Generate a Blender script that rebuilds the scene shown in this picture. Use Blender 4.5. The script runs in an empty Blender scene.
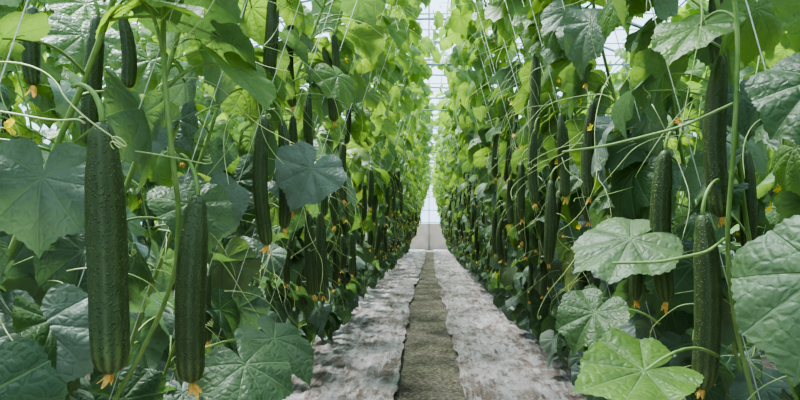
import bpy, math, random
import numpy as np
from mathutils import Vector, noise

scene = bpy.context.scene
try:
    scene.view_settings.look = 'AgX - Medium High Contrast'
except Exception: pass

# ------------------------------------------------------------------ node helpers
class NT:
    def __init__(s, name):
        s.m = bpy.data.materials.new(name); s.m.use_nodes = True
        s.t = s.m.node_tree; s.t.nodes.clear()
        s.out = s.t.nodes.new('ShaderNodeOutputMaterial')
    def n(s, typ, **kw):
        nd = s.t.nodes.new(typ)
        for k, v in kw.items(): setattr(nd, k, v)
        return nd
    def l(s, a, b): s.t.links.new(a, b)
    def put(s, sock, v):
        if hasattr(v, 'is_output'): s.l(v, sock)
        elif v is not None: sock.default_value = v
    def math(s, op, a, b=None, c=None, clamp=False):
        nd = s.n('ShaderNodeMath', operation=op, use_clamp=clamp)
        s.put(nd.inputs[0], a)
        if b is not None: s.put(nd.inputs[1], b)
        if c is not None: s.put(nd.inputs[2], c)
        return nd.outputs[0]
    def mapr(s, v, a, b, c=0.0, d=1.0, smooth=True):
        nd = s.n('ShaderNodeMapRange', interpolation_type='SMOOTHSTEP' if smooth else 'LINEAR')
        for i, x in enumerate((v, a, b, c, d)): s.put(nd.inputs[i], x)
        return nd.outputs[0]
    def mix(s, f, a, b, mode='MIX'):
        nd = s.n('ShaderNodeMix', data_type='RGBA', blend_type=mode)
        s.put(nd.inputs[0], f); s.put(nd.inputs[6], a); s.put(nd.inputs[7], b)
        return nd.outputs[2]
    def noise(s, vec, scale, detail=3, rough=.5):
        nd = s.n('ShaderNodeTexNoise'); nd.inputs['Scale'].default_value = scale
        nd.inputs['Detail'].default_value = detail; nd.inputs['Roughness'].default_value = rough
        if vec is not None: s.l(vec, nd.inputs['Vector'])
        return nd.outputs['Fac']
    def bump(s, h, strength, dist):
        nd = s.n('ShaderNodeBump'); nd.inputs['Strength'].default_value = strength
        nd.inputs['Distance'].default_value = dist; s.l(h, nd.inputs['Height'])
        return nd.outputs[0]
    def princ(s, col, rough, normal=None, spec=.5, **kw):
        p = s.n('ShaderNodeBsdfPrincipled')
        s.put(p.inputs['Base Color'], col); s.put(p.inputs['Roughness'], rough)
        p.inputs['Specular IOR Level'].default_value = spec
        if normal is not None: s.l(normal, p.inputs['Normal'])
        for k, v in kw.items(): p.inputs[k].default_value = v
        return p.outputs[0]
    def done(s, sh):
        s.l(sh, s.out.inputs[0]); return s.m

def C(r, g, b): return (r, g, b, 1.0)

def mat_leaf():
    t = NT('cucumber_leaf')
    at = t.n('ShaderNodeAttribute', attribute_name='lco')
    sx = t.n('ShaderNodeSeparateXYZ'); t.l(at.outputs['Vector'], sx.inputs[0])
    tn = t.n('ShaderNodeAttribute', attribute_name='tint')
    st = t.n('ShaderNodeSeparateColor'); t.l(tn.outputs['Color'], st.inputs[0])
    ax = t.math('ABSOLUTE', sx.outputs[0]); y = sx.outputs[1]
    r = t.math('SQRT', t.math('ADD', t.math('MULTIPLY', ax, ax), t.math('MULTIPLY', y, y)))
    dmin = None
    for th in (0, 36, 76, 122):
        c, s_ = math.cos(math.radians(th)), math.sin(math.radians(th))
        d = t.math('ABSOLUTE', t.math('SUBTRACT', t.math('MULTIPLY', ax, c), t.math('MULTIPLY', y, s_)))
        f = t.math('ADD', t.math('MULTIPLY', ax, -s_), t.math('MULTIPLY', y, -c))
        d = t.math('MAXIMUM', d, f)
        dmin = d if dmin is None else t.math('MINIMUM', dmin, d)
    w = t.mapr(r, 0, 1, .028, .009, False)
    vein = t.math('SUBTRACT', 1.0, t.mapr(t.math('DIVIDE', dmin, w), .35, 1.0))
    vo = t.n('ShaderNodeTexVoronoi', feature='DISTANCE_TO_EDGE'); vo.inputs['Scale'].default_value = 8
    dn = t.n('ShaderNodeTexNoise'); dn.inputs['Scale'].default_value = 5; t.l(at.outputs['Vector'], dn.inputs['Vector'])
    va = t.n('ShaderNodeVectorMath', operation='MULTIPLY_ADD'); t.l(dn.outputs['Color'], va.inputs[0])
    va.inputs[1].default_value = (.12, .12, .12); t.l(at.outputs['Vector'], va.inputs[2])
    t.l(va.outputs[0], vo.inputs['Vector'])
    vd = vo.outputs['Distance']
    v2 = t.math('SUBTRACT', 1.0, t.mapr(vd, .0, .06))
    vmask = t.math('MAXIMUM', vein, t.math('MULTIPLY', v2, .30))
    nz = t.noise(at.outputs['Vector'], 3.0, 4)
    topc = t.mix(st.outputs[0], C(.045, .082, .042), C(.125, .225, .038))  # dark lower-leaf to backlit top-leaf green, light put into the colour
    topc = t.mix(t.math('MULTIPLY', st.outputs[1], t.mapr(nz, .3, .6)), topc, C(.32, .33, .05))
    topc = t.mix(t.mapr(nz, .35, .7, 0, .45), topc, C(.042, .082, .028))
    topc = t.mix(t.math('MULTIPLY', vmask, .50), topc, C(.24, .34, .16))
    topc = t.mix(t.math('MULTIPLY', st.outputs[2], t.mapr(nz, .25, .6, .40, .75)), topc, C(.29, .34, .28))  # gray sheen and dusty gray-green painted into the leaf colour
    geo = t.n('ShaderNodeNewGeometry')
    und = t.mix(.50, topc, C(.24, .32, .19))
    col = t.mix(geo.outputs['Backfacing'], topc, und)
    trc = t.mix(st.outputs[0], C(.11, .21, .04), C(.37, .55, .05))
    trc = t.mix(t.math('MULTIPLY', vmask, .6), trc, C(.12, .24, .025))
    trc = t.mix(st.outputs[2], trc, C(.08, .14, .06))
    h = t.math('ADD', t.math('MULTIPLY', vein, -1.0), t.math('MULTIPLY', t.mapr(vd, 0, .30), .55))
    h = t.math('ADD', h, t.math('MULTIPLY', t.noise(at.outputs['Vector'], 24, 3), .35))
    nb = t.bump(h, .5, .0038)
    p = t.princ(col, .47, nb, .48)
    tr = t.n('ShaderNodeBsdfTranslucent'); t.l(trc, tr.inputs[0]); t.l(nb, tr.inputs[1])
    mx = t.n('ShaderNodeMixShader'); mx.inputs[0].default_value = .38
    t.l(p, mx.inputs[1]); t.l(tr.outputs[0], mx.inputs[2])
    return t.done(mx.outputs[0])

def mat_cuke():
    t = NT('cucumber_skin')
    at = t.n('ShaderNodeAttribute', attribute_name='lco')
    sx = t.n('ShaderNodeSeparateXYZ'); t.l(at.outputs['Vector'], sx.inputs[0])
    oc = t.n('ShaderNodeTexCoord')
    a = t.math('MULTIPLY', sx.outputs[0], 2 * math.pi * 10)
    ridge = t.math('MULTIPLY', t.math('ADD', t.math('COSINE', a), 1.0), .5)
    nz = t.noise(oc.outputs['Object'], 60, 3)
    nl = t.noise(oc.outputs['Object'], 9, 3)
    col = t.mix(t.math('MULTIPLY', ridge, nz), C(.036, .055, .014), C(.074, .105, .028))
    col = t.mix(t.mapr(nl, .35, .7, 0, .5), col, C(.062, .088, .022))
    tip = t.mapr(sx.outputs[1], .78, 1.0)
    col = t.mix(t.math('MULTIPLY', tip, t.math('MULTIPLY', ridge, .6)), col, C(.18, .24, .06))
    vo = t.n('ShaderNodeTexVoronoi'); vo.inputs['Scale'].default_value = 210
    t.l(oc.outputs['Object'], vo.inputs['Vector'])
    wart = t.math('SUBTRACT', 1.0, t.mapr(vo.outputs['Distance'], .08, .40))
    col = t.mix(t.math('MULTIPLY', wart, .45), col, C(.15, .19, .07))
    h = t.math('ADD', wart, t.math('MULTIPLY', nz, .6))
    return t.done(t.princ(col, .46, t.bump(h, .8, .0025), .48))

def mat_plain(name, c1, c2, scale, rough, trans=0.0, bump=0.0):
    t = NT(name)
    oc = t.n('ShaderNodeTexCoord')
    nz = t.noise(oc.outputs['Object'], scale, 3)
    col = t.mix(t.mapr(nz, .3, .7), C(*c1), C(*c2))
    p = t.princ(col, rough, t.bump(nz, bump, .003) if bump else None, .4)
    if trans:
        tr = t.n('ShaderNodeBsdfTranslucent'); t.l(col, tr.inputs[0])
        mx = t.n('ShaderNodeMixShader'); mx.inputs[0].default_value = trans
        t.l(p, mx.inputs[1]); t.l(tr.outputs[0], mx.inputs[2]); p = mx.outputs[0]
    return t.done(p)

M_LEAF = mat_leaf(); M_CUKE = mat_cuke()
M_STEM = mat_plain('vine_stem', (.20, .31, .08), (.30, .41, .13), 20, .5, .15)
M_TENDRIL = mat_plain('tendril', (.44, .55, .18), (.64, .70, .34), 12, .5, .2)
M_WILT = mat_plain('wilted_blossom', (.82, .38, .09), (.92, .64, .20), 150, .7, .3)
M_YEL = mat_plain('yellow_blossom', (.90, .62, .03), (.95, .75, .06), 80, .6, .4)
M_STRING = mat_plain('twine', (.66, .68, .62), (.80, .80, .74), 30, .7)
PM = [M_LEAF, M_STEM, M_CUKE, M_WILT, M_TENDRIL, M_YEL, M_STRING]
LEAF, STEM, CUKE, WILT, TEND, YEL, STRING = range(7)

# ------------------------------------------------------------------ mesh builder
def V(*a): return np.array(a, float)
def nrm(v):
    return v / (np.linalg.norm(v) + 1e-9)

class B:
    def __init__(s): s.v = []; s.c = []; s.t = []; s.f = []; s.m = []; s.n = 0
    def add(s, v, f, mat, co=None, tint=(0.5, 0, 0)):
        v = np.asarray(v, float); k = len(v)
        s.v.append(v); s.c.append(np.zeros((k, 3)) if co is None else co)
        s.t.append(np.tile(np.array([tint[0], tint[1], tint[2], 1.0]), (k, 1)))
        n = s.n
        s.f.extend([tuple(i + n for i in q) for q in f]); s.m.extend([mat] * len(f)); s.n += k
    def mesh(s, name, mats):
        me = bpy.data.meshes.new(name)
        V_ = np.concatenate(s.v)
        me.from_pydata(V_.tolist(), [], s.f)
        for m in mats: me.materials.append(m)
        me.polygons.foreach_set('material_index', s.m)
        me.polygons.foreach_set('use_smooth', [True] * len(s.f))
        a = me.attributes.new('lco', 'FLOAT_VECTOR', 'POINT'); a.data.foreach_set('vector', np.concatenate(s.c).ravel())
        a = me.attributes.new('tint', 'FLOAT_COLOR', 'POINT'); a.data.foreach_set('color', np.concatenate(s.t).ravel())
        me.update(); return me

def link(name, me, loc=(0, 0, 0), rz=0.0):
    o = bpy.data.objects.new(name, me); scene.collection.objects.link(o)
    o.location = loc; o.rotation_euler = (0, 0, rz); return o

# five shallow corners, pointed tip, open heart-shaped base
PH = np.radians([0, 7, 20, 38, 56, 76, 94, 114, 136, 154, 167, 176, 180])
RR = np.array([1.02, .93, .83, .86, .75, .74, .77, .68, .69, .64, .52, .28, .12])
_fc = {}
def leaf_topo(N, M):
    if (N, M) in _fc: return _fc[(N, M)]
    f = []
    for i in range(N - 1):
        f.append((0, 1 + i + 1, 1 + i))
        for j in range(M - 1):
            a = 1 + j * N + i; b = 1 + (j + 1) * N + i
            f.append((a, a + 1, b + 1, b))
    _fc[(N, M)] = f; return f

def leaf(b, org, tip, nor, R, t, rng, hi, gray=None, yel=None, calm=1.0):
    N, M = (97, 6) if hi else (37, 3)
    tip = nrm(tip); nor = nrm(nor - tip * np.dot(nor, tip)); xa = np.cross(tip, nor)
    ph = np.linspace(-math.pi, math.pi, N)
    ro = np.interp(np.abs(ph), PH, RR)
    k1, k2, k3 = rng.uniform(0, 6), rng.uniform(0, 6), rng.uniform(0, 6)
    ro = ro * (1 + .05 * np.sin(2 * ph + k1) + .025 * np.sin(5 * ph + k2))
    saw = np.where(np.arange(N) % 2 == 0, 1.016, .984)
    fr = (np.arange(1, M + 1) / M) ** .9
    rho = fr[:, None] * ro[None, :]
    rho[-1] *= saw
    P = np.broadcast_to(ph, rho.shape)
    x = rho * np.sin(P); y = rho * np.cos(P)
    dr = rng.uniform(.05, .85) * calm; cup = rng.uniform(-.35, .85) * calm; fold = rng.uniform(-.15, .35) * calm
    z = -dr * np.clip(y, 0, 2) ** 2 - cup * x * x * 1.0 + fold * np.abs(x) - rng.uniform(0, .5) * np.clip(-y, 0, 1) ** 2
    av = np.radians([0, 36, 76, 122, 180])
    dv = np.min(np.abs(np.abs(P)[..., None] - av), axis=-1)
    z += rho * np.sin(np.clip(dv / .33, 0, 1) * math.pi / 2) * rng.uniform(.05, .10)
    z += calm * rng.uniform(.03, .17) * rho ** 2 * np.sin(3 * P + k1) + rng.uniform(.01, .06) * rho ** 3 * np.sin(8 * P + k2)
    X = np.concatenate([[0], x.ravel()]); Y = np.concatenate([[0], y.ravel()]); Z = np.concatenate([[0], z.ravel()])
    pts = org + R * (X[:, None] * xa + Y[:, None] * tip + Z[:, None] * nor)
    co = np.stack([X, Y, np.full_like(X, rng.uniform(0, 50))], 1)
    if gray is None: gray = max(0, min(1, rng.gauss(.26, .45) * (1.3 - t)))
    if yel is None: yel = rng.uniform(.3, .9) if rng.random() < .08 else 0
    b.add(pts, leaf_topo(N, M), LEAF, co, (t, yel, gray))

def tube(b, pts, rad, mat, n=6, cap=True):
    pts = np.asarray(pts, float); k = len(pts)
    rad = np.broadcast_to(rad, (k,))
    tg = np.gradient(pts, axis=0); out = []
    u = None
    for i in range(k):
        d = nrm(tg[i])
        if u is None:
            u = nrm(np.cross(d, V(.3, .9, .2)))
        u = nrm(u - d * np.dot(u, d)); w = np.cross(d, u)
        a = np.arange(n) * 2 * math.pi / n
        out.append(pts[i] + rad[i] * (np.cos(a)[:, None] * u + np.sin(a)[:, None] * w))
    f = [(i * n + j, i * n + (j + 1) % n, (i + 1) * n + (j + 1) % n, (i + 1) * n + j) for i in range(k - 1) for j in range(n)]
    if cap: f += [tuple(range(n))[::-1], tuple(range((k - 1) * n, k * n))]
    b.add(np.concatenate(out), f, mat)

def bez(a, c1, c2, d, n):
    t = np.linspace(0, 1, n)[:, None]
    return (1 - t) ** 3 * a + 3 * (1 - t) ** 2 * t * c1 + 3 * (1 - t) * t * t * c2 + t ** 3 * d

def petiole(b, a, o, hi, r=.0026):
    m = (a + o) / 2 + V(0, 0, .03)
    n = 8 if hi else 4
    tube(b, bez(a, (a + m) / 2 + V(0, 0, .01), m + V(0, 0, .01), o, n), np.linspace(r * 1.2, r * .8, n), STEM, 6 if hi else 4)

def blossom(b, p, d, size, rng, hi, wilt=True):
    d = nrm(d); u = nrm(np.cross(d, V(.2, .9, .3))); w = np.cross(d, u)
    K = 5
    for i in range(K):
        a = i * 2 * math.pi / K + rng.uniform(-.3, .3)
        o = math.cos(a) * u + math.sin(a) * w; s_ = math.cos(a + 1.57) * u + math.sin(a + 1.57) * w
        sp = rng.uniform(.15, .5) if wilt else rng.uniform(.9, 1.1)
        L = size * rng.uniform(.7, 1.15); pts = []
        for j in range(5):
            q = j / 4; wd = size * .30 * math.sin(math.pi * min(.97, q * .75 + .15)) * (.6 if wilt else 1.1)
            c = p + d * L * q * (1 if wilt else .55) + o * L * sp * q * (1 + .3 * math.sin(q * 6 + i)) * (1 if wilt else .8)
            c = c + o * .0025
            cr = (o * wd * .5 if wilt else -o * wd * .1 + d * wd * .2)
            pts += [c - s_ * wd, c + cr, c + s_ * wd]
        f = []
        for j in range(4):
            f += [(3 * j, 3 * j + 1, 3 * j + 4, 3 * j + 3), (3 * j + 1, 3 * j + 2, 3 * j + 5, 3 * j + 4)]
        b.add(pts, f, WILT if wilt else YEL)

def cucumber(b, top, L, r, lean, rng, hi, attach=None, flower=True):
    """hanging fruit: top = neck position, lean = horizontal drift vector to the tip."""
    K, S = (40, 40) if hi else (12, 8)
    bow = V(rng.uniform(-1, 1), rng.uniform(-1, 1), 0) * L * rng.uniform(.02, .09)
    tt = np.linspace(0, 1, K)
    if hi: tt = .5 - .5 * np.cos(tt * math.pi) * (1 - .15 * np.sin(tt * math.pi))
    ax = top + tt[:, None] * (V(0, 0, -L) + lean) + (np.sin(tt * math.pi))[:, None] * bow
    nk = rng.uniform(.58, .74)
    prof = np.interp(tt, [0, .006, .02, .05, .12, .22, .45, .8, .92, .965, .985, 1], [.12, .34, nk * .72, nk, nk + .12, .93, 1, 1.0, .93, .76, .54, .14])
    a = np.arange(S) * 2 * math.pi / S
    vs = []; co = []
    for i in range(K):
        rr = r * prof[i] * (1 + (.026 * np.cos(10 * a) if hi else 0 * a) + .022 * math.sin(tt[i] * 9 + L * 50))
        ring = ax[i] + np.stack([rr * np.cos(a), rr * np.sin(a), 0 * a], 1)
        vs.append(ring); co.append(np.stack([a / (2 * math.pi), 0 * a + tt[i], 0 * a + L * 7], 1))
    f = [(i * S + j, (i + 1) * S + j, (i + 1) * S + (j + 1) % S, i * S + (j + 1) % S) for i in range(K - 1) for j in range(S)]
    f += [tuple(range(S)), tuple(range((K - 1) * S, K * S))[::-1]]
    b.add(np.concatenate(vs), f, CUKE, np.concatenate(co))
    if attach is None: attach = top + V(0, .0, .08)
    n = 12 if hi else 4
    tube(b, bez(attach, attach + (top - attach) * .3 + V(0, 0, .025), top + V(0, 0, .045), top + V(0, 0, -.003), n), np.linspace(.0026, .0044, n), STEM, 7 if hi else 4)
    if flower: blossom(b, ax[-1] + V(0, 0, .002), V(rng.uniform(-.5, .5), rng.uniform(-.4, .4), -1), rng.uniform(.018, .028), rng, hi)

def tendril(b, p, d, L, rng, r=.0011, coil=True):
    d = nrm(d); n = 18
    q = p.copy(); pts = [q.copy()]; dd = d.copy()
    drift = V(rng.gauss(0, .11), rng.gauss(0, .11), -.11)
    for i in range(n):
        if i % 6 == 5: drift = V(rng.gauss(0, .13), rng.gauss(0, .13), rng.uniform(-.2, .02))
        dd = nrm(dd + drift); q = q + dd * L / n; pts.append(q.copy())
    if coil and rng.random() < .5:
        u = nrm(np.cross(dd, V(rng.gauss(0, 1), rng.gauss(0, 1), rng.gauss(0, 1)))); w = np.cross(dd, u)
        R = rng.uniform(.004, .010); turns = rng.uniform(1.2, 3.0); m = int(turns * 10)
        side = nrm(np.cross(w, dd)); c = q + side * R
        for i in range(1, m):
            a = i / 10 * 2 * math.pi; rr = R * (1 - .6 * i / m)
            pts.append(c - side * rr * math.cos(a) + dd * rr * math.sin(a) + w * i * .0006)
    k = len(pts)
    tube(b, pts, np.linspace(r * 1.2, r * .7, k), TEND, 4)

LIM = {1: (.17, .350), -1: (.20, .285)}
def plant(b, bx, by, sgn, rng, hi, cull=None, cukes=4, dens=1.0, side=None):
    """sgn=+1: aisle lies toward +x ; stem leans toward aisle."""
    l0, l1 = LIM[side or sgn]
    H = rng.uniform(2.5, 2.95); sl = l1 - rng.uniform(.02, .05); w1, w2 = rng.uniform(0, 6), rng.uniform(0, 6)
    bulge = rng.uniform(-.11, .05); ph = rng.uniform(0, 6)
    def sp(z): return V(bx + sgn * (sl * z + .02 * math.sin(z * 5 + w1)), by + .03 * math.sin(z * 4 + w2), z)
    n = 34 if hi else 14
    tube(b, [sp(H * i / (n - 1)) for i in range(n)], .0055 if hi else .006, STEM, 7 if hi else 4)
    so = rng.uniform(.04, .14)
    tube(b, [V(bx + sgn * so, by + .01, .1), V(bx + sgn * (l1 * 2.42 + so * .6), by, 2.42)], .0012 if hi else .0009, STRING, 4)
    nodes = int(38 * dens)
    for i in range(nodes):
        z = .12 + (H - .1) * (i + rng.random()) / nodes
        s = sp(min(z, H))
        for k in range(2 if rng.random() < .75 else 1):
            az = rng.gauss(0, 1.0) if rng.random() < .65 else rng.uniform(-math.pi, math.pi)
            o = V(sgn * math.cos(az), math.sin(az), 0)
            pl = rng.uniform(.06, .24)
            el = rng.uniform(-.15, .8) if z > .5 else rng.uniform(.0, .7)
            org = s + o * pl * math.cos(el) + V(0, 0, pl * math.sin(el))
            R = rng.triangular(.055, .152, .112) * (1.08 if z < 1.3 else (1.0 if z < 2.0 else .90))
            cx = org + o * R * .4
            stray = .09 if rng.random() < .07 else 0
            if cx[0] * sgn > bx * sgn + l0 + bulge + .045 * math.sin(cx[2] * 4.5 + ph) + l1 * cx[2] + stray + rng.gauss(0, .03): continue
            if cull and cull(cx, R): continue
            dwn = rng.uniform(.2, 2.6)
            tp = o + V(rng.gauss(0, .55), rng.gauss(0, .55), -dwn)
            nr = V(0, 0, 1) * rng.uniform(.3, 1.2) + o * dwn * .6 + V(rng.gauss(0, .42), rng.gauss(0, .42), 0)
            t = min(1, max(0, (cx[2] - .80) / 1.15 + rng.gauss(0, .30)))  # tint rises with height: backlit look of the top leaves put into colour
            leaf(b, org, tp, nr, R, t, rng, hi)
            petiole(b, s, org, hi)
    for i in range(cukes):
        z = rng.uniform(.8, 1.75); s = sp(z)
        az = rng.gauss(0, .7); o = V(sgn * math.cos(az), math.sin(az), 0)
        top = s + o * rng.uniform(.06, .19) + V(0, 0, .0)
        L = rng.uniform(.16, .36)
        if cull and (cull(top - V(0, 0, L / 2), .14) or top[1] < 1.6): continue
        cucumber(b, top, L, L * .055 + rng.uniform(.001, .005), V(rng.gauss(0, .014), rng.gauss(0, .014), 0), rng, hi, s)
    for i in range(17 if hi else 5):
        z = rng.uniform(.7, 2.5 if hi else 1.9); s = sp(z); az = rng.gauss(0, .8)
        o = V(sgn * math.cos(az), math.sin(az), 0)
        tendril(b, s + o * rng.uniform(.03, .17), o + V(0, 0, rng.uniform(-.6, .6)), rng.uniform(.12, .40), rng, .0010 if hi else .0012)
    for i in range(4):
        z = rng.uniform(.9, 2.3); s = sp(z); az = rng.gauss(0, .8)
        o = V(sgn * math.cos(az), math.sin(az), .3)
        if cull and cull(s + o * .15, .03): continue
        p = s + o * rng.uniform(.08, .20)
        tube(b, [s, (s + p) / 2 + V(0, 0, .01), p], .0015, STEM, 4)
        blossom(b, p, o, rng.uniform(.010, .017), rng, hi, rng.random() < .5)

# ------------------------------------------------------------------ rows
CAM = V(0, 0, 1.0)
HC = [  # top xyz, length, radius, lean
    ((-.447, .79, 1.145), .345, .0250, (.012, 0)),
    ((-.412, 1.03, 1.059), .335, .0255, (-.012, 0)),
    ((-.722, 1.26, 1.464), .285, .019, (-.018, 0)),
    ((-.690, 1.30, 1.479), .165, .0155, (.012, 0)),
    ((-.890, 1.30, 1.500), .18, .017, (0, 0)),
    ((-.426, 1.50, 1.294), .34, .0190, (.006, 0)),
    ((-.420, 1.65, 1.308), .31, .0190, (.004, .01)),
    ((-.414, 2.20, 1.060), .32, .020, (.01, 0)),
    ((-.470, 3.50, .970), .25, .020, (0, 0)),
    ((-.540, 3.60, .960), .22, .020, (0, 0)),
    ((.622, 1.23, 1.368), .345, .0225, (.0, 0)),
    ((.676, 1.35, 1.600), .22, .018, (0, 0)),
    ((.536, 1.31, 1.177), .345, .0230, (.002, 0)),
    ((.540, 1.14, 1.026), .345, .0250, (.0, 0)),
    ((.820, 1.50, 1.203), .26, .020, (.008, 0)),
    ((.464, 2.20, 1.182), .32, .022, (-.01, 0)),
    ((.440, 2.40, 1.410), .31, .020, (0, 0)),
    ((.473, 3.00, 1.220), .29, .020, (.01, 0)),
    ((.457, 4.00, 1.120), .30, .020, (0, 0)),
    ((.590, 2.60, 1.170), .30, .020, (-.05, 0)),
    ((.440, 2.75, 1.310), .27, .019, (.0, 0)),
    ((.480, 3.40, 1.290), .27, .020, (.0, 0)),
    ((.460, 3.65, 1.060), .26, .020, (.0, 0)),
    ((-.400, 2.70, 1.400), .27, .019, (.0, 0)),
]
def cull(c, R):
    if c[1] > -.3 and np.linalg.norm((c - CAM)[:2]) < .80: return True
    for (p, L, r, ln) in HC:
        p = np.array(p) - V(0, 0, L * .5)
        if c[1] > p[1] + .05: continue
        for dz in (-.4, 0, .4):
            e = p + V(0, 0, dz * L); d = CAM - e; u = np.clip(np.dot(c - e, d) / np.dot(d, d), 0, 1)
            if np.linalg.norm(c - e - d * u) < R * .50 + .01: return True
    return False

XL, XR = -1.02, 1.01
for sgn, X in ((1, XL), (-1, XR)):
    rng = random.Random(21 + sgn)
    for (y0, cnt) in ((.72, 5), (2.22, 5)):
        b = B()
        for i in range(cnt):
            plant(b, X, y0 + i * .30, sgn, rng, True, cull, 3)
        link('cucumber_plant_row', b.mesh('cucumber_plant_row', PM))
VAR = {}
for side in (1, -1):
    VAR[side] = []
    for k in range(4):
        b = B(); rng = random.Random(100 + k + 10 * side)
        for i in range(5): plant(b, 0, -.6 + i * .30, 1, rng, False, None, rng.choice((2, 4, 6)), side=side)
        VAR[side].append(b.mesh('cucumber_plant_row', PM))
for sgn, X in ((1, XL), (-1, XR)):
    va = VAR[sgn]
    for i in range(14):
        y = 3.72 + .6 + i * 1.5
        link('cucumber_plant_row', va[(i * 3 + (i // 4)) % 4], (X, y, 0), 0 if sgn > 0 else math.pi)
    link('cucumber_plant_row', va[1], (X - sgn * .1, -1.3, 0), 0 if sgn > 0 else math.pi)
    for i in range(17):   # next crop row of the pair, leaning to the next aisle
        link('cucumber_plant_row', va[(i + 2) % 4], (X - sgn * .40, -.9 + i * 1.5, 0), math.pi if sgn > 0 else 0)
    for i in range(17):   # rows added beyond the next aisle to block side light
        link('cucumber_plant_row', va[(i + 1) % 4], (X - sgn * 1.95, -.6 + i * 1.5, 0), 0 if sgn > 0 else math.pi)

# hero cucumbers
for j, (p, L, r, ln) in enumerate(HC):
    rng = random.Random(300 + j)
    b = B(); p = np.array(p); sg = -1 if p[0] < 0 else 1
    att = p + V(sg * rng.uniform(.03, .06), rng.uniform(.0, .03), rng.uniform(.05, .1))
    cucumber(b, V(0, 0, 0), L, r, V(ln[0], ln[1], 0), rng, True, att - p)
    link('cucumber', b.mesh('cucumber', PM), p)

# leafy side vines closest to the camera
b = B(); rng = random.Random(77)
def vine(pts, r=.0045):
    pts = np.array(pts, float); t = np.linspace(0, len(pts) - 1, 60)
    out = np.stack([np.interp(t, range(len(pts)), pts[:, k]) for k in range(3)], 1)
    ker = np.ones(9) / 9
    pad = np.concatenate([np.repeat(out[:1], 4, 0), out, np.repeat(out[-1:], 4, 0)])
    out = np.stack([np.convolve(pad[:, k], ker, 'valid') for k in range(3)], 1)
    tube(b, out, r, STEM, 8)
vine([(-.95, 1.15, .0), (-.72, 1.15, .5), (-.50, 1.12, .85), (-.455, 1.06, 1.02), (-.445, 1.0, 1.12), (-.47, 1.0, 1.4), (-.40, 1.02, 2.0), (-.30, 1.0, 2.4)])
vine([(1.0, 1.25, 0), (.72, 1.22, .5), (.585, 1.15, .9), (.585, 1.1, 1.2), (.60, 1.12, 1.45), (.5, 1.12, 2.0), (.38, 1.1, 2.4)])
vine([(.585, 1.14, .98), (.52, 1.08, .955), (.44, 1.10, .935), (.36, 1.15, .93)], .0030)
vine([(.585, 1.10, 1.24), (.50, 1.15, 1.20), (.40, 1.3, 1.185), (.33, 1.45, 1.19)], .0028)
HL = [ # junction, tip, normal, R, tint, anchor, gray
    ((-.325, 1.60, 1.165), (-.25, -.35, -.6), (.35, -1, .55), .125, .1, (-.50, 1.7, 1.12), 1.0),
    ((.425, .62, .950), (-.36, -.1, -.90), (-.6, -.65, .45), .125, .55, (.56, .8, .90), .35),
    ((.355, .95, .765), (-.85, -.25, -.15), (-.1, -.35, .9), .130, .9, (.54, 1.08, .76), 0),
    ((.455, 1.3, .975), (-.9, -.1, -.40), (-.25, -.5, .9), .160, .7, (.6, 1.35, .95), .3),
    ((-.475, .95, 1.375), (.85, -.2, -.25), (.1, -.25, 1), .12, 1, (-.46, 1.0, 1.3), 0),
    ((-.650, .97, 1.085), (.1, -.4, -.9), (.3, -.7, .8), .125, .15, (-.75, 1.05, 1.05), .8),
    ((-.350, 1.10, .74), (.5, -.4, -.45), (.1, -.4, 1), .12, .2, (-.5, 1.13, .72), .1),
    ((-.640, .95, .84), (.3, -.4, -.7), (.3, -.6, .8), .13, .15, (-.75, 1.05, .8), .7),
    ((-.370, 1.1, 1.30), (.6, -.2, -.6), (.5, -.3, .9), .10, .9, (-.46, 1.02, 1.25), 0),
    ((-.350, 1.3, .75), (.8, -.2, -.5), (.4, -.3, .9), .12, .2, (-.55, 1.25, .7), .3),
    ((-.530, .68, .80), (.1, -.3, -.7), (.3, -.4, .9), .12, .0, (-.65, .8, .75), 0),
    ((.560, 1.2, 1.42), (-.6, -.3, -.5), (-.2, -.4, .9), .12, .9, (.6, 1.12, 1.4), 0),
    ((.700, 1.0, 1.40), (-.1, -.3, -.9), (-.5, -.5, .4), .12, .9, (.75, 1.1, 1.35), 0),
    ((.430, 1.5, .78), (-.6, -.3, -.6), (-.3, -.5, .9), .125, .4, (.6, 1.5, .75), .1),
    ((-.300, 1.9, 1.50), (.4, -.3, -.8), (.5, -.5, .7), .115, .8, (-.5, 1.9, 1.45), 0),
    ((-.700, 1.45, 1.42), (.5, -.3, -.8), (.5, -.5, .7), .125, .8, (-.8, 1.5, 1.35), .1),
    ((-.900, 1.50, 1.50), (.3, -.3, -.8), (.5, -.6, .6), .13, .6, (-1., 1.55, 1.45), .1),
    ((-.640, 1.30, 1.23), (.1, -.4, -.9), (.2, -.9, .3), .10, .1, (-.7, 1.35, 1.2), .9),
    ((-.560, 1.10, 1.42), (-.5, -.2, -.35), (.1, -.3, 1), .11, 1, (-.47, 1.02, 1.4), 0),
    ((-.500, 1.20, 1.05), (.5, -.2, -.7), (.4, -.6, .6), .11, .4, (-.55, 1.25, 1.0), .3),
    ((-.780, 1.15, 1.00), (.3, -.3, -.9), (.4, -.9, .4), .13, .1, (-.85, 1.2, .95), .7),
    ((-.950, 1.60, 1.62), (.3, -.3, -.6), (.5, -.6, .9), .13, .9, (-1., 1.65, 1.55), 0),
    ((.850, 1.45, 1.58), (-.3, -.3, -.6), (-.5, -.6, .9), .13, .9, (.9, 1.5, 1.5), 0),
]
for (o, tp, nr, R, t, an, gr) in HL:
    leaf(b, np.array(o), np.array(tp, float), np.array(nr, float), R, t, rng, True, gr, 0, .6)
    petiole(b, np.array(an, float), np.array(o), True, .003)
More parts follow.
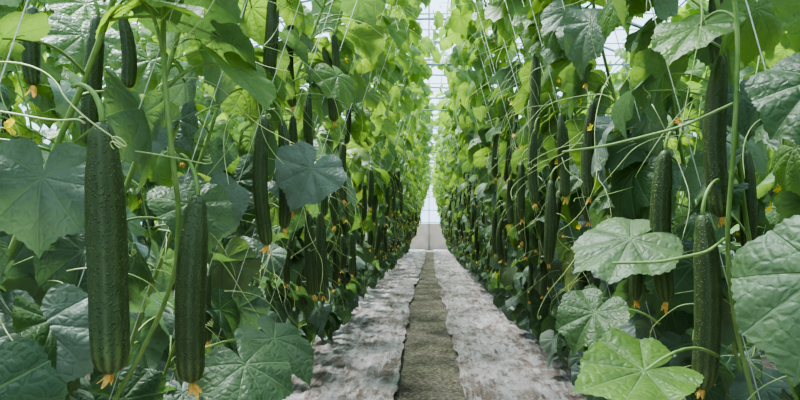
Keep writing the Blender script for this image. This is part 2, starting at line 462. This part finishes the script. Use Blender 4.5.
for i in range(70):
    s = -1 if i % 2 else 1
    p = V(s * rng.uniform(.42, .56), rng.uniform(.95, 2.8), rng.uniform(1.0, 1.9))
    p[0] *= (1.45 - .3 * p[2]) if p[2] > 1.4 else 1
    tendril(b, p, V(-s * rng.uniform(-.3, .5), rng.uniform(-.6, .8), rng.uniform(-1.0, .8)), rng.uniform(.12, .45), rng, .0009)
link('cucumber_vine', b.mesh('cucumber_vine', PM))

# ------------------------------------------------------------------ ground
def grid(name, x0, x1, y0, y1, dx, dy, fz, fx=None, mat=None):
    nx = int((x1 - x0) / dx) + 1; ny = int((y1 - y0) / dy) + 1
    vs = []
    for j in range(ny):
        y = y0 + (y1 - y0) * j / (ny - 1)
        for i in range(nx):
            u = i / (nx - 1); x = x0 + (x1 - x0) * u
            if fx: x = fx(u, x, y)
            vs.append((x, y, fz(x, y)))
    fs = [(j * nx + i, j * nx + i + 1, (j + 1) * nx + i + 1, (j + 1) * nx + i) for j in range(ny - 1) for i in range(nx - 1)]
    me = bpy.data.meshes.new(name); me.from_pydata(vs, [], fs); me.materials.append(mat)
    me.polygons.foreach_set('use_smooth', [True] * len(fs)); return link(name, me)

t = NT('soil'); g = t.n('ShaderNodeTexCoord')
n1 = t.noise(g.outputs['Object'], 5, 6, .65); n2 = t.noise(g.outputs['Object'], 38, 5, .75); n3 = t.noise(g.outputs['Object'], 1.6, 3)
col = t.mix(t.mapr(n1, .3, .7), C(.15, .125, .09), C(.30, .25, .19))
col = t.mix(t.mapr(n3, .45, .65, 0, .5), col, C(.16, .16, .085))
col = t.mix(t.mapr(n2, .5, .66, 0, .75), col, C(.46, .40, .33))
col = t.mix(t.mapr(n2, .5, .34, 0, .8), col, C(.055, .045, .03))
M_SOIL = t.done(t.princ(col, .95, t.bump(t.math('ADD', n1, n2), 1.0, .05), .2))

t = NT('mulch_film'); g = t.n('ShaderNodeTexCoord')
mp = t.n('ShaderNodeMapping'); mp.inputs['Scale'].default_value = (1, .55, 1); t.l(g.outputs['Object'], mp.inputs[0])
n1 = t.noise(mp.outputs[0], 3, 6, .65); n2 = t.noise(mp.outputs[0], 12, 6, .75)
mp2 = t.n('ShaderNodeMapping'); mp2.inputs['Scale'].default_value = (14, 1.6, 1); t.l(g.outputs['Object'], mp2.inputs[0])
n3 = t.noise(mp2.outputs[0], 1.4, 6, .7)
mp3 = t.n('ShaderNodeMapping'); mp3.inputs['Scale'].default_value = (3, 9, 1); mp3.inputs['Rotation'].default_value = (0, 0, .3); t.l(g.outputs['Object'], mp3.inputs[0])
n4 = t.noise(mp3.outputs[0], 1.4, 6, .7)
col = t.mix(t.mapr(n1, .42, .58), C(.44, .375, .36), C(.22, .155, .125))
col = t.mix(t.mapr(n3, .50, .57, 0, .60), col, C(.60, .55, .56))
col = t.mix(t.mapr(n4, .54, .60, 0, .50), col, C(.64, .59, .59))
col = t.mix(t.mapr(n2, .52, .60, 0, .70), col, C(.12, .080, .058))
M_FILM = t.done(t.princ(col, .40, t.bump(t.math('ADD', t.math('ADD', n3, n4), t.math('MULTIPLY', n2, .6)), 1.0, .06), .5))

grid('floor', -4, 4, -3, 27, .5, .5, lambda x, y: 0.0, None, M_SOIL)
def nv(x, y, s, k=0): return noise.noise(Vector((x * s, y * s, k)))
grid('soil_path', -.46, .44, -2.5, 25.9, .03, .05, lambda x, y: .008 + .010 * nv(x, y, 6) + .010 * nv(x, y, 18), None, M_SOIL)
def filmz(x, y):
    a = abs(nv(x * 3.2, y * .6, 3.2, 3)); c = abs(nv(x * .9, y * 2.4, 4.0, 8)); e = abs(nv(x * 2.8, y * .6, 7.0, 12))
    return .028 + .09 * max(0, .20 - a) + .055 * max(0, .16 - c) + .06 * max(0, .18 - e) + .008 * nv(x, y, 14)
def edL(y): return -.180 - .05 * math.sin(y * .28 - .6) - .05 * nv(0, y, .9, 1) - .025 * nv(0, y, 4, 2)
def edR(y): return .170 + .03 * math.sin(y * .33) + .06 * nv(0, y, .8, 5) + .025 * nv(0, y, 4, 7)
grid('mulch_film_left', 0, 1, -2.5, 25.9, .018, .03, filmz, lambda u, x, y: -1.5 + (edL(y) + 1.5) * u, M_FILM)
grid('mulch_film_right', 0, 1, -2.5, 25.9, .018, .03, filmz, lambda u, x, y: edR(y) + (1.5 - edR(y)) * u, M_FILM)

# ------------------------------------------------------------------ greenhouse shell
t = NT('greenhouse_film'); g = t.n('ShaderNodeTexCoord')
nz = t.noise(g.outputs['Object'], 1.2, 4)
col = t.mix(nz, C(.33, .52, .68), C(.52, .69, .80))
tr = t.n('ShaderNodeBsdfTranslucent'); t.l(col, tr.inputs[0])
tp = t.n('ShaderNodeBsdfTransparent'); tp.inputs[0].default_value = C(.78, .88, .96)
mx = t.n('ShaderNodeMixShader'); mx.inputs[0].default_value = .78
t.l(tr.outputs[0], mx.inputs[1]); t.l(tp.outputs[0], mx.inputs[2])
M_GH = t.done(mx.outputs[0])
M_PIPE = mat_plain('galvanised_pipe', (.14, .20, .25), (.24, .31, .36), 8, .45)
M_END = mat_plain('end_wall_panel', (.58, .44, .35), (.70, .57, .48), 2, .8)

HW, ZE, ZT = 3.9, 2.3, 4.0
def arch(u): # u in -1..1
    return HW * math.sin(u * math.pi / 2), ZE + (ZT - ZE) * math.cos(u * math.pi / 2)
vs = []; fs = []; A = 24
for j, y in enumerate((-2.9, 26.2)):
    for i in range(A + 1):
        x, z = arch(-1 + 2 * i / A); vs.append((x, y, z))
fs = [(i, i + 1, A + 1 + i + 1, A + 1 + i) for i in range(A)]
me = bpy.data.meshes.new('ceiling'); me.from_pydata(vs, [], fs); me.materials.append(M_GH); link('ceiling', me)
def quad(name, pts, mat):
    me = bpy.data.meshes.new(name); me.from_pydata(pts, [], [tuple(range(len(pts)))]); me.materials.append(mat); return link(name, me)
quad('wall_left', [(-HW, -2.9, 0), (-HW, 26.2, 0), (-HW, 26.2, ZE), (-HW, -2.9, ZE)], M_GH)
quad('wall_right', [(HW, -2.9, 0), (HW, 26.2, 0), (HW, 26.2, ZE), (HW, -2.9, ZE)], M_GH)
endp = [(HW, 0), ] + [arch(1 - 2 * i / A) for i in range(A + 1)] + [(-HW, 0)]
quad('wall_front', [(x, -2.9, z) for x, z in endp], M_GH)
ZB = 1.2
endu = [(HW, ZB)] + [arch(1 - 2 * i / A) for i in range(A + 1)] + [(-HW, ZB)]
quad('wall_back', [(x, 26.2, z) for x, z in endu], M_GH)
me = bpy.data.meshes.new('wall_back_base')
me.from_pydata([(x, y, z) for y in (26.1, 26.3) for (x, z) in ((-HW, 0), (HW, 0), (HW, ZB), (-HW, ZB))], [],
               [(0, 1, 2, 3), (7, 6, 5, 4), (3, 2, 6, 7), (0, 3, 7, 4), (1, 5, 6, 2)])
me.materials.append(M_END); link('wall_back_base', me)
b = B()
for k in range(30):
    y = -2.8 + k * 1.0
    pts = [V(-HW + .03, y, 0)] + [V(arch(-1 + 2 * i / A)[0] * .992, y, arch(-1 + 2 * i / A)[1] - .03) for i in range(A + 1)] + [V(HW - .03, y, 0)]
    tube(b, pts, .018, 0, 6)
for i in range(2, A - 1, 2):
    x, z = arch(-1 + 2 * i / A)
    tube(b, [V(x, -2.8, z - .06), V(x, 26.1, z - .06)], .010, 0, 5)
for x in np.arange(-.75, .8, .25):
    z = ZE + (ZT - ZE) * math.sqrt(max(0, 1 - (x / HW) ** 2))
    tube(b, [V(x, -2.8, z - .05), V(x, 26.1, z - .05)], .007, 0, 4)
for k in range(60):
    y = -2.8 + k * .5; tube(b, [V(-2.6, y, 3.30), V(2.6, y, 3.30)], .006, 0, 4)
for x in (-2.2, -.20, .33, 2.2):
    tube(b, [V(x, -2.8, 2.46), V(x, 26.1, 2.46)], .003, 0, 4)
for x in (-3, -2, -1, 0, 1, 2, 3):
    tube(b, [V(x, 26.05, 0), V(x, 26.05, 3.2)], .022, 0, 6)
for z in (1.25, 1.8, 2.4, 3.0):
    tube(b, [V(-HW + .3, 26.05, z), V(HW - .3, 26.05, z)], .018, 0, 6)
for k in range(15):
    y = -2.8 + k * 2; tube(b, [V(-HW + .05, y, 2.47), V(HW - .05, y, 2.47)], .008, 0, 5)
me = b.mesh('greenhouse_frame', [M_PIPE]); link('greenhouse_frame', me)

# ------------------------------------------------------------------ light
w = bpy.data.worlds.new('World'); scene.world = w; w.use_nodes = True
bg = w.node_tree.nodes['Background']; bg.inputs[0].default_value = C(.72, .87, 1.0); bg.inputs[1].default_value = 2.7
sl = bpy.data.lights.new('sun', 'SUN'); sl.energy = 25.0; sl.angle = math.radians(16); sl.color = (1, .97, .90)
so = bpy.data.objects.new('sun', sl); scene.collection.objects.link(so)
so.rotation_euler = Vector((.38, -.30, -1.0)).to_track_quat('-Z', 'Y').to_euler()
so.location = (-3, 4, 8)

cam = bpy.data.cameras.new('camera'); cam.lens = 26; cam.sensor_width = 36; cam.clip_start = .02
cam.shift_x = -29 / 800; cam.shift_y = 28 / 800
co = bpy.data.objects.new('camera', cam); scene.collection.objects.link(co)
co.location = (0, 0, 1.0); co.rotation_euler = (math.pi / 2, 0, 0)
scene.camera = co
